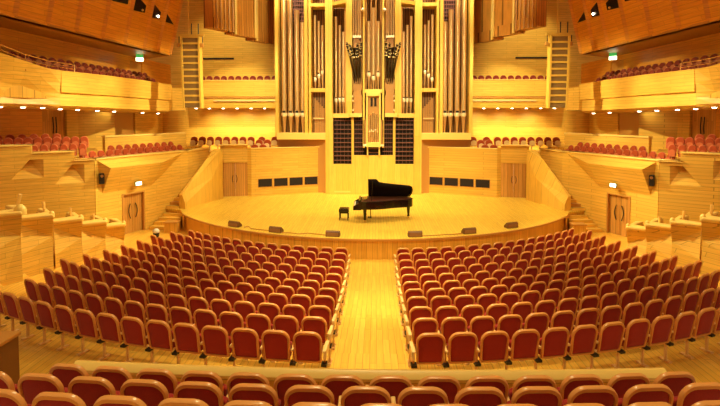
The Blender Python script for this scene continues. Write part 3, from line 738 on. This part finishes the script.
for j, (y0, x0, p, n) in enumerate(((5.47, -3.60, .555, 14), (4.72, -3.95, .566, 15), (4.02, -3.23, .565, 12))):
    for k in range(n):
        x = x0+p*k; y = tierY(y0, 40, x)
        rn = ['first row behind the wooden parapet', 'second row behind the parapet', 'nearest visible row'][j]
        places.append((x, y, NZ[j], math.asin(-x/40)*-1, 'dark red seat in the %s, %s from the left' % (rn, ORD[k]), 'dark red seats behind the front parapet', False, 1))
places.sort(key=lambda p: hypot(p[0], p[1]))
NIND = 300
proto, pp = make_seat('auditorium_chair', 'x')
armM, legM = pp['arm'], pp['leg']
endM = MB().box(.275, .325, -.16, .24, .50, .66).build('end_panel', MCR, None, bevel=.015); ENDV = endM
first = True
for idx, (x, y, z, a, lab, grp, aisle, s) in enumerate(places[:NIND]):
    if first:
        r = proto; r.location = (x, y, z); r.rotation_euler = (0, 0, a); r['label'] = lab; r['group'] = grp; first = False; last_root = r
    else:
        r = dup(proto, (x, y, z), a, lab, grp)
    if aisle:
        q = endM.copy(); COL.objects.link(q); q.parent = r
        if s > 0: q.location = (-.6, 0, 0)
    if aisle and s < 0:
        q = armM.copy(); COL.objects.link(q); q.parent = r; q.location = (.55, 0, 0)
        q = legM.copy(); COL.objects.link(q); q.parent = r; q.location = (.55, 0, 0)
bpy.data.objects.remove(endM)
rest = MB(); mats = [MSF, MFB, MSF2, MBK]
mm = {('back_frame', 0): 0, ('back_cushion', 0): 1, ('seat_cushion', 0): 1, ('armrest', 0): 2, ('leg', 0): 0, ('leg', 1): 3, ('leg', 2): 2}
for (x, y, z, a, lab, grp, aisle, s) in places[NIND:]:
    ca, sa = cos(a), sin(a)
    for c in CH[proto.name]:
        offs = [0, .55] if (aisle and s < 0 and c.name.split('.')[0] in ('armrest', 'leg')) else [0]
        for ox in offs:
            b = len(rest.v)
            for v in c.data.vertices:
                vx, vy, vz = v.co; vx += ox
                rest.v.append((x+vx*ca-vy*sa, y+vx*sa+vy*ca, z+vz))
            for p in c.data.polygons:
                rest.f.append([b+i for i in p.vertices]); rest.m.append(mm[(c.name.split('.')[0], p.material_index)])
if rest.v:
    o = rest.build('auditorium_chair_rows', mats)
    tag(o, 'dark red seats of the foremost stalls rows below the stage edge', 'chairs', None, 'stuff')

# ------------------------------------------------------------------ front tier: floors and parapet in front of the nearest rows
def tier_strip(y0, y1, z, xw):
    m = MB(); n = 16
    m.loft([[(lerp(-xw, xw, k/n), tierY(y1, 40, lerp(-xw, xw, k/n)), 1.2), (lerp(-xw, xw, k/n), tierY(y1, 40, lerp(-xw, xw, k/n)), z), (lerp(-xw, xw, k/n), tierY(y0, 40, lerp(-xw, xw, k/n)), z), (lerp(-xw, xw, k/n), tierY(y0, 40, lerp(-xw, xw, k/n)), 1.2)] for k in range(n+1)])
    return m
m = tier_strip(4.98, 6.2, NZ[0], 4.0); m2 = tier_strip(4.28, 4.98, NZ[1], 4.3); m3 = tier_strip(1.5, 4.28, NZ[2], 4.3)
for q in (m2, m3):
    b = len(m.v); m.v += q.v; m.f += [[b+i for i in f] for f in q.f]; m.m += q.m
m.build('floor_front_tier', MFL, kind='structure')
e = empty('front_parapet', 'long low curved wooden parapet in front of the nearest seats', 'parapet', (0, 6.3, 1.3))
n = 24
def sec(x, pr): y = tierY(6.2, 60, x); return [(x, y+dy, z) for dy, z in pr]
m = MB().loft([sec(lerp(-4.05, 4.0, k/n), ((-.06, 1.3), (.03, 1.3), (.03, 2.45), (-.06, 2.45))) for k in range(n+1)])
off_parent(m, e).build('panel', MW, e)
pr = [(-.09, 2.44), (-.10, 2.49), (-.07, 2.54), (-.02, 2.57), (.03, 2.56), (.06, 2.53), (.06, 2.44)]
m = MB().loft([sec(lerp(-4.08, 4.03, k/n), pr) for k in range(n+1)])
off_parent(m, e).build('cap_rail', MC, e, smooth=True)
e = empty('newel_block', 'dark wooden corner block on the floor at the left picture edge', 'block', (-6.9, 7, 1.3))
off_parent(MB().box(-8.0, -5.73, 6.2, 7.4, 1.3, 2.4), e).build('body', MNB, e)
off_parent(MB().box(-8.05, -5.7, 6.15, 7.44, 2.4, 2.46), e).build('cap', MTR, e, bevel=.015)

# ------------------------------------------------------------------ rounded red seats: terraces, choir, balconies
def shell_pts(w, h, n=10):
    p = [(w/2*.94, 0)]
    for k in range(n+1):
        a = pi*k/n; p.append((w/2*cos(a), h-w*.42+w*.42*sin(a)))
    p.append((-w/2*.94, 0)); return p
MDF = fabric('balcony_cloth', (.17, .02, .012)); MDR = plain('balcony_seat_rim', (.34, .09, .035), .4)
def make_round(name, und, cl=None, rim=None):
    cl = cl or MFB2; rim = rim or MRIM
    e = empty(name, 'x', 'chair')
    out = shell_pts(.50, .56)
    R3 = lambda x, y, z: (x, -.08-z*.16+y, .42+z)
    a = MB().loft([[R3(x, -.045, z) for x, z in out], [R3(x, .0, z) for x, z in out]]).build('back_shell', rim, e, bevel=.012, seg=1)
    b = MB().loft([[R3(x*.9, .0, .02+z*.93) for x, z in out], [R3(x*.82, .05, .04+z*.88) for x, z in out]]).build('back_cushion', cl, e, smooth=True)
    c = MB().loft([[(x*.84, .06+y-z*.05, .40+z*.72) for x, z in shell_pts(.46, .5, 6)] for y in (0, .05)]).build('seat_cushion', cl, e)
    d = MB().loft([[(x*.80, .115+y-z*.05, .41+z*.68) for x, z in shell_pts(.46, .5, 6)] for y in (0, .015)]).build('seat_underside', und, e)
    f = MB().box(-.04, .04, -.05, .05, 0, .45).build('leg', MCR, e)
    g = MB().box(-.28, -.24, -.1, .2, .6, .64).build('armrest', MSF, e)
    CH[e.name] = [a, b, c, d, f, g]
    return e
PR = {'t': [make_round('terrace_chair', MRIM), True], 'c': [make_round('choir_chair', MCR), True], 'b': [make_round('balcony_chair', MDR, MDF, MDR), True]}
def put_round(x, y, z, rz, label, group, sc=None):
    q = PR['c' if 'choir' in label else ('b' if 'balcony' in label else 't')]; rp = q[0]
    if q[1]:
        q[1] = False; rp.location = (x, y, z); rp.rotation_euler = (0, 0, rz); rp['label'] = label; rp['group'] = group
        if sc: rp.scale = sc
        return rp
    return dup(rp, (x, y, z), rz, label, group, sc or (1, 1, 1))
def row(a, b, n, ztop, face, label, group, w=1., s=1, hs=1.):
    """n seats from plan point a to b; face: heading of the sitter"""
    for k in range(n):
        t = k/(n-1) if n > 1 else 0
        x, y = lerp(a[0], b[0], t), lerp(a[1], b[1], t)
        put_round(s*x, y, ztop-1.0*hs, face if s > 0 else -face, label % ORD[k], group, (w, 1, hs))
fA = radians(113)          # facing the stage/hall from the right-hand terrace
for s in (-1, 1):
    nm = SIDE[s]; G = 'rounded red seats on the %s terrace' % nm
    L = 'rounded red seat on the %s terrace, ' % nm
    row(offA(21.8, .92), offA(27.3, .9), 14, 4.27, fA, L+'front row, %s from the outer end', G, .82, s)
    row(offA(23.8, 1.85), offA(27.5, 1.85), 9, 4.42, fA, L+'row before the parapet, %s from outside', G, .82, s)
    row(onB(2.75, .95), onB(.45, .95), 7, 4.66, radians(146), L+'raised row behind the notched wall, %s along', G, .68, s)
    row(onB(4.9, 1.85), onB(.35, 1.85), 13, 4.97, radians(146), L+'second raised row, %s from outside', G, .78, s)
    row(onB(4.8, 2.7), onB(1.5, 2.7), 8, 5.1, radians(146), L+'rearmost raised row, %s from outside', G, .78, s)
    G = 'rounded red choir seats on the %s of the organ' % nm; L = 'red choir seat %s of the organ, ' % nm
    row((12.2, 31.5), (8.3, 31.5), 8, 4.56, pi, L+'rear row, %s from the outer end', G, 1, s)
    row((7.6, 31.6), (6.7, 31.6), 2, 4.56, pi, L+'row by the case, %s from the outer end', G, 1, s)
    row((7.6, 30.9), (7.05, 30.9), 2, 4.4, pi, L+'middle short row, %s from the outer end', G, 1, s)
    row((7.75, 30.27), (7.2, 30.27), 2, 4.12, pi, L+'lowest short row, %s from the outer end', G, 1, s)
    G = 'red seats on the upper balconies'
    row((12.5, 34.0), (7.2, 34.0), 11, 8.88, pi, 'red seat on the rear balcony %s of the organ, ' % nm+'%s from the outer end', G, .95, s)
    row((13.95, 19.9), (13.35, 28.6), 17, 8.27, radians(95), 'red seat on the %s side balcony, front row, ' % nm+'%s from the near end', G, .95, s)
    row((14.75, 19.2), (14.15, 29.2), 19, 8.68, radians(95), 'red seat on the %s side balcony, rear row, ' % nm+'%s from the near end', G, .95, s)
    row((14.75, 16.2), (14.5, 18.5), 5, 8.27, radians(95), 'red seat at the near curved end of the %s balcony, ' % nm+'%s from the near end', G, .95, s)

# ------------------------------------------------------------------ grand piano and stool
P = empty('grand_piano', 'black concert grand piano with raised lid at the centre of the stage', 'piano', (.52, 23.05, SZ))
P.scale = (1.06, 1, 1)
# local: x along the keyboard-to-tail axis (keyboard at -x), y depth (bass side far, +y)
def case(z0, z1, ins=0):
    pts = [(-1.37+ins, .72-ins), (-1.37+ins, -.78+ins), (-.8, -.78+ins), (-.35, -.72+ins), (.1, -.55+ins), (.5, -.32+ins), (.85, -.18+ins), (1.15, -.1+ins), (1.33-ins, .05), (1.39-ins, .3), (1.33-ins, .55), (1.15, .72-ins)]
    return pts
c = MB(); pts = case(0, 0); c.prism([(x, y) for x, y in pts if x > -1.0] + [(-1.02, .72), (-1.02, -.78)], .66, 1.0)
cc = MB(); cc.prism([(-1.02, .72), (-1.02, -.78), (-.8, -.78), (-.35, -.72), (.1, -.55), (.5, -.32), (.85, -.18), (1.15, -.1), (1.33, .05), (1.39, .3), (1.33, .55), (1.15, .72)], .62, 1.0)
cc.build('case', MPI, P, bevel=.015)
m = MB(); m.prism([(-1.0, .72), (-1.0, -.70), (-.35, -.64), (.1, -.46), (.5, -.24), (.85, -.10), (1.15, -.02), (1.28, .1), (1.32, .3), (1.26, .55), (1.12, .72)], 1.0, 1.008)
m.build('soundboard_rim', MPB, P)
MB().box(-1.38, -1.02, -.76, .72, .60, .74).build('keybed', MPI, P, bevel=.01)
for sy in (-.78, .66): MB().loft([[(-1.38, sy, .6), (-1.38, sy+.08, .6), (-1.38, sy+.08, .78), (-1.38, sy, .78)], [(-1.02, sy, .6), (-1.02, sy+.08, .6), (-1.02, sy+.08, 1.0), (-1.02, sy, 1.0)]]).build('arm', MPI, P)
k_ = MB(); k_.cur = 0; k_.box(-1.35, -1.16, -.68, .64, .74, .765); k_.cur = 1
for i in range(36):
    if i % 7 not in (2, 6): k_.box(-1.29, -1.16, -.66+.0365*i, -.64+.0365*i, .765, .78)
k_.build('keyboard', [MWK, MBK], P)
MB().box(-1.14, -1.06, -.68, .64, .76, 1.06).build('fallboard', MPI, P)
m = MB(); m.loft([[(-.98, -.4, 1.01), (-.95, -.4, 1.01), (-.72, -.4, 1.08), (-.75, -.4, 1.09)], [(-.98, .4, 1.01), (-.95, .4, 1.01), (-.72, .4, 1.08), (-.75, .4, 1.09)]]); m.build('music_desk', MPI, P)
# lid hinged on the far side, opened steeply; free edge follows the curved side
lidp = [(-.80, 0), (-.80, 1.45), (-.45, 1.45), (-.28, 1.2), (.0, 1.12), (.45, 1.06), (.85, 1.02), (1.2, .94), (1.36, .8), (1.4, .6), (1.36, .35), (1.3, 0)]
lidp = [(-.72, 0), (-.72, 1.24), (-.32, 1.24), (-.2, 1.04), (0.05, .97), (.5, .9), (.95, .84), (1.22, .80), (1.36, .7), (1.40, .5), (1.38, .25), (1.28, 0)]
th = radians(52)
lm = MB(); lm.loft([[(x, .74-d*cos(th)+o*sin(th), 1.0+d*sin(th)+o*cos(th)) for x, d in lidp] for o in (0, .035)])
lm.build('lid', MPI, P)
MB().tube((-.55, -.55, 1.0), (-.5, .72-1.1*cos(th), 1.02+1.1*sin(th)), .014).build('lid_prop', MPI, P)
for lx, ly in ((-.85, -.6), (-.85, .55), (1.18, .3)):
    m = MB(); m.lathe([(.06, .10), (.05, .2), (.075, .5), (.09, .66)], (lx, ly, 0), 4); m.cur = 0
    lg = m.build('leg', MPI, P)
    m = MB(); m.tube((lx, ly-.03, .05), (lx, ly+.03, .05), .05, None, 10); m.box(lx-.02, lx+.02, ly-.04, ly+.04, .05, .12); m.build('caster', MBR, lg)
m = MB(); m.box(-.62, -.58, -.1, .12, .12, .68); m.box(-.72, -.55, -.15, .15, .08, .14); m.build('pedal_lyre', MPI, P)
for k in (-1, 0, 1): MB().box(-.86, -.70, .07*k-.02, .07*k+.02, .06, .08).build('pedal', MBR, P)
B = empty('piano_stool', 'black padded piano stool to the left of the grand piano', 'stool', (-1.42, 23.0, SZ))
MB().box(-.25, .25, -.3, .3, .4, .56).build('padded_seat', MPI, B, bevel=.04, seg=3)
MB().box(-.23, .23, -.28, .28, .34, .4).build('frame', MPI, B)
for x in (-.2, .2):
    for y in (-.25, .25): MB().lathe([(.022, 0), (.035, .36)], (x, y, 0), 6).build('leg', MPI, B)

# ------------------------------------------------------------------ floor monitors at the stage edge with cable
for k, (x, y, a) in enumerate(((-6.38, 21.4, .42), (-4.25, 20.4, .3), (-1.68, 19.75, .1), (1.8, 19.78, -.1), (4.2, 20.4, -.3), (6.35, 21.5, -.42))):
    w = ['outermost on the left', 'second from the left', 'left of the centre aisle', 'right of the centre aisle', 'second from the right', 'outermost on the right'][k]
    e = empty('stage_monitor', 'small brown wedge box on the stage edge, %s' % w, 'loudspeaker', (x, y, SZ), -a, 'wedge boxes along the stage edge')
    m = MB().loft([[(xx, -.12, 0), (xx, .16, 0), (xx, .14, .1), (xx, -.04, .26), (xx, -.12, .2)] for xx in (-.3, .3)]); m.build('cabinet', MMN, e, bevel=.01)
    MB().box(-.26, .26, -.135, -.118, .03, .18).build('grille', MGR, e)
for k, pts in enumerate(([(-5.9, 21.2), (-5.7, 21.3), (-5.5, 20.9), (-5.1, 20.75), (-4.7, 20.6), (-4.55, 20.5)], [(-3.95, 20.2), (-3.6, 20.2), (-3.2, 20.0), (-2.8, 20.15), (-2.4, 20.0), (-2.0, 19.85)], [(2.1, 19.8), (2.6, 19.9), (3.1, 20.05), (3.5, 20.1), (3.9, 20.3)])):
    o = MB().path([(x, y, SZ+.025) for x, y in pts], .022).build('cable', MTR)
    tag(o, 'thin brown cable on the stage edge ' + ['between the two leftmost wedge boxes', 'left of the centre aisle between two wedge boxes', 'right of the centre aisle between two wedge boxes'][k], 'cable')
e = empty('floor_bin', 'small dark bin with pale domed top on the floor near the left hall door', 'bin', (-10.55, 22.4, 0))
MB().lathe([(.13, 0), (.15, .28)], (0, 0, 0), 14).build('body', MBK, e, smooth=True)
MB().lathe([(.155, .28), (.17, .33), (.14, .42), (.07, .48), (.01, .49)], (0, 0, 0), 14).build('dome_top', MGY, e, smooth=True)

# ------------------------------------------------------------------ light
LY = (1, .87, .42); LO = (1, .72, .34)
def area(name, loc, rot, sx, sy, w, col=(1, .80, .50)):
    l = bpy.data.lights.new(name, 'AREA'); l.shape = 'RECTANGLE'; l.size = sx; l.size_y = sy; l.energy = w; l.color = col
    o = bpy.data.objects.new(name, l); COL.objects.link(o); o.location = loc; o.rotation_euler = rot; return o
def spot(name, loc, aim, w, ang=70, blend=.6, rad=.1, col=(1, .80, .50)):
    l = bpy.data.lights.new(name, 'SPOT'); l.energy = w; l.spot_size = radians(ang); l.spot_blend = blend; l.shadow_soft_size = rad; l.color = col
    o = bpy.data.objects.new(name, l); COL.objects.link(o); o.location = loc
    o.rotation_euler = (Vector(aim)-Vector(loc)).to_track_quat('-Z', 'Y').to_euler(); return o
for x, y, w in ((-5, 27.5, 900), (5, 27.5, 900), (-5.5, 23.5, 1000), (5.5, 23.5, 1000), (0, 22, 1050), (0, 27, 850)):
    spot('stage_lamp', (x, y, 16.6), (x*.9, y-.5, 0), w, 66, .7, .5, LY)
for x, y, w in ((-6, 15, 1200), (6, 15, 1200), (0, 16, 3400), (0, 11, 5200), (0, 5.5, 2000), (-6, 11, 450), (6, 11, 450)):
    spot('hall_lamp', (x, y, 16.7), (x, y+.2, 0), w, 62 if x or y < 6 else 36, .8, .6, LY)
for x in (-6, 0, 6):
    spot('organ_lamp', (x, 15, 16.4), (x*.8, 31, 3.4), 3900, 50, .8, .5, LY)
for x in (-5, -1.7, 1.7, 5): spot('pipe_lamp', (x, 28.6, 16.9), (x, 31, 12.6), 1500, 70, .9, .25, (1, .9, .55))
for s in (-1, 1): spot('shutter_fill', (s*3, 22, 16.5), (s*8.6, 31.8, 13.8), 2200, 34, .8, .4, LY)  # added spots without a visible source, to lift the shutter boxes
spot('front_fill', (0, 8, 15.5), (0, 20, 1), 3000, 60, .8, .6, LY)  # added fill from over the audience for the upright faces
for s in (-1, 1):
    for y, an in ((22.2, 14), (25.6, 18), (29.2, 18)): spot('side_lamp', (s*-8, 22, 15.5), (s*13.2, y, 6.8), 8300, an, .6, .4, LY)  # unseen spots added across the hall to brighten the balcony fascia
    spot('side_lamp', (s*-4, 19, 16.4), (s*12.3, 24.6, 2.4), 5200, 26, .7, .5, LY)
    spot('terrace_fill', (s*9.6, 18, 16.4), (s*12.4, 19.2, 3), 700, 40, .8, .4, LY)  # unseen overhead spot added to brighten terrace wall and low blocks
    spot('cross_fill', (s*-3, 27, 16.4), (s*12.3, 18.2, 2.8), 12000, 36, .7, .4, LY)  # added from the stage side to bring out the wall facets
    spot('balcony_fill', (s*4, 18, 16), (s*9.6, 33, 7.4), 9000, 22, .6, .4, LY)  # unseen spot added for the rear balcony front
    spot('back_fill', (s*11.2, 30, 16.4), (s*11.2, 35.3, 9.5), 1100, 60, .8, .4, LY)  # hidden spot added to brighten the upper back wall
    for x in (7.77, 9.75, 11.75): spot('balcony_down', (s*x, 33.8, 6.4), (s*x, 35.2, 3), 150, 130, .8, .08, LY)
    for y in (17.6, 19.75, 23.4, 24.8, 27.6): spot('balcony_down', (s*14.0, y, 6.2), (s*14.6, y, 3), 5, 120, .8, .08, LO)
    spot('balcony_down', (s*15.6, 27.3, 6.6), (s*16.4, 27.6, 4), 60, 110, .8, .08, LY)
W = bpy.data.worlds.new('world'); S.world = W; W.use_nodes = True
W.node_tree.nodes['Background'].inputs[0].default_value = (1, .62, .28, 1); W.node_tree.nodes['Background'].inputs[1].default_value = .26
vs = S.view_settings; vs.view_transform = 'Standard'; vs.look = 'None'; vs.gamma = 1; vs.use_curve_mapping = False; vs.exposure = 0.9
S.cycles.max_bounces = 6
